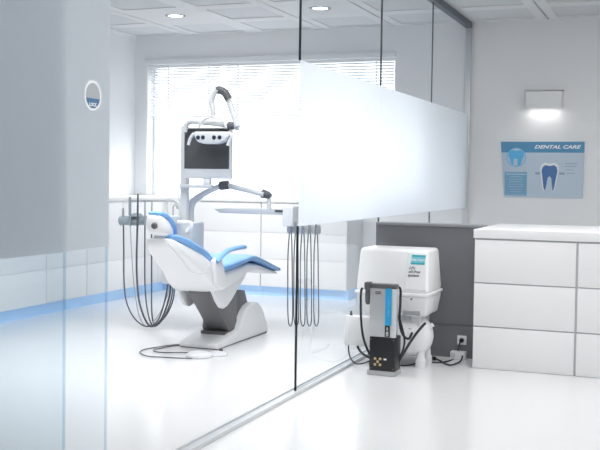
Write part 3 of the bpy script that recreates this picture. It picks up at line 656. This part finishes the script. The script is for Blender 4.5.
obj('cord', MB().tube([(xm, -3.125, zm), (xm - .005, -3.15, zm - .02)] + [(0.593, -3.098, 0.006), (0.576, -3.267, 0.006), (0.528, -3.348, 0.006), (0.463, -3.359, 0.006), (0.412, -3.422, 0.006), (0.382, -3.512, 0.006), (0.328, -3.557, 0.006)], .0045, n=8), 'rubber', pc)
p2 = thing('extension_lead', (0.557, -3.240, 0.000), 'black lead looping over the floor to the low white socket box', 'power cord')
obj('plug', MB().tube([(0.449, -3.247, 0.016), (0.489, -3.269, 0.016)], .012, n=10, smooth=False), 'black', p2)
obj('cord', MB().tube([(0.478, -3.225, 0.008), (0.526, -3.283, 0.008), (0.590, -3.388, 0.008), (0.627, -3.408, 0.008), (0.646, -3.342, 0.008), (0.653, -3.222, 0.008)] + [(0.650, -3.160, 0.028)], .005, n=8), 'rubber', p2)

# ------------------------------------------------------------------ light
def area(name, loc, rot, sx, sy, e, col=(1, 1, 1)):
    l = bpy.data.lights.new(name, 'AREA'); l.shape = 'RECTANGLE'; l.size = sx; l.size_y = sy; l.energy = e; l.color = col
    o = bpy.data.objects.new(name, l); C.objects.link(o); o.location = loc; o.rotation_euler = rot
    return o
w_ = bpy.data.worlds.new('daylight'); SC.world = w_; w_.use_nodes = True
bg = w_.node_tree.nodes['Background']; wn = w_.node_tree
# overcast sky: brighter towards the zenith, grey ground below the horizon
wt = wn.nodes.new('ShaderNodeTexCoord'); ws = wn.nodes.new('ShaderNodeSeparateXYZ'); wr = wn.nodes.new('ShaderNodeValToRGB'); wm = wn.nodes.new('ShaderNodeMapRange')
wm.inputs['From Min'].default_value = -1; wm.inputs['From Max'].default_value = 1
er = wr.color_ramp; er.elements[0].position = 0; er.elements[0].color = (.05, .05, .05, 1); er.elements[1].position = 1; er.elements[1].color = (.9, .95, 1, 1)
e_ = er.elements.new(.47); e_.color = (.06, .06, .06, 1); e_ = er.elements.new(.5); e_.color = (.24, .25, .26, 1)
wn.links.new(wt.outputs['Generated'], ws.inputs[0]); wn.links.new(ws.outputs['Z'], wm.inputs[0]); wn.links.new(wm.outputs[0], wr.inputs[0]); wn.links.new(wr.outputs[0], bg.inputs[0])
bg.inputs[1].default_value = SKY
pl = area('window_portal', ((WX0 + WX1) / 2, .22, (WZ0 + WZ1) / 2), (-PI / 2, 0, 0), WX1 - WX0, WZ1 - WZ0, 1)
pl.data.cycles.is_portal = True
sun = bpy.data.lights.new('sun', 'SUN'); sun.energy = .7; sun.angle = math.radians(12); sun.color = (1, .99, .97)
so_ = bpy.data.objects.new('sun', sun); C.objects.link(so_); so_.location = (0, 6, 5)
so_.rotation_euler = Vector((-.35, -.75, -.75)).to_track_quat('-Z', 'Y').to_euler()
area('corridor_ceiling_lamp', (1.65, -4.9, H - .02), (0, 0, 0), 2.6, 5.8, 88, (1, .99, .97))
rl = area('room_ceiling_lamp', (-1.1, -3.6, H - .03), (math.radians(8), 0, 0), 2.0, 3.2, 57, (1, 1, 1))
rl.data.spread = math.radians(105)
rl = area('added_cabinet_fill', (-1.7, -2.15, H - .12), (math.radians(36), 0, 0), 2.2, .25, 14, (1, 1, 1))  # added fill light, tilted to brighten the back cabinets; not a room fixture
rl.data.spread = math.radians(85)
area('wall_lamp_light', (.742, -.075, 1.899), (0, 0, 0), .26, .04, .3, (1, .98, .94))

# ------------------------------------------------------------------ camera
cam = bpy.data.cameras.new('camera'); co_ = bpy.data.objects.new('camera', cam); C.objects.link(co_); SC.camera = co_
F = Vector((-0.36046148, 0.93190855, -0.04017422)); R = Vector((0.93237007, 0.36123853, 0.01388414)); U = Vector((-0.02745123, 0.03245254, 0.99909622))
mw = Matrix((R, U, -F)).transposed().to_4x4(); mw.translation = Vector((1.98326, -9.65516, 1.2)); co_.matrix_world = mw
cam.sensor_width = 36; cam.lens = 984.0 / 600 * 36; cam.shift_y = -7.1661 / 600; cam.clip_start = .05

SC.view_settings.view_transform = 'Standard'; SC.view_settings.look = 'None'
SC.view_settings.exposure = 0.2; SC.view_settings.gamma = 1.0; SC.view_settings.use_curve_mapping = False
cy = SC.cycles
cy.use_denoising = True; cy.max_bounces = 14; cy.diffuse_bounces = 6; cy.glossy_bounces = 5; cy.transmission_bounces = 12; cy.transparent_max_bounces = 16
cy.sample_clamp_indirect = 6; cy.caustics_reflective = False; cy.caustics_refractive = False
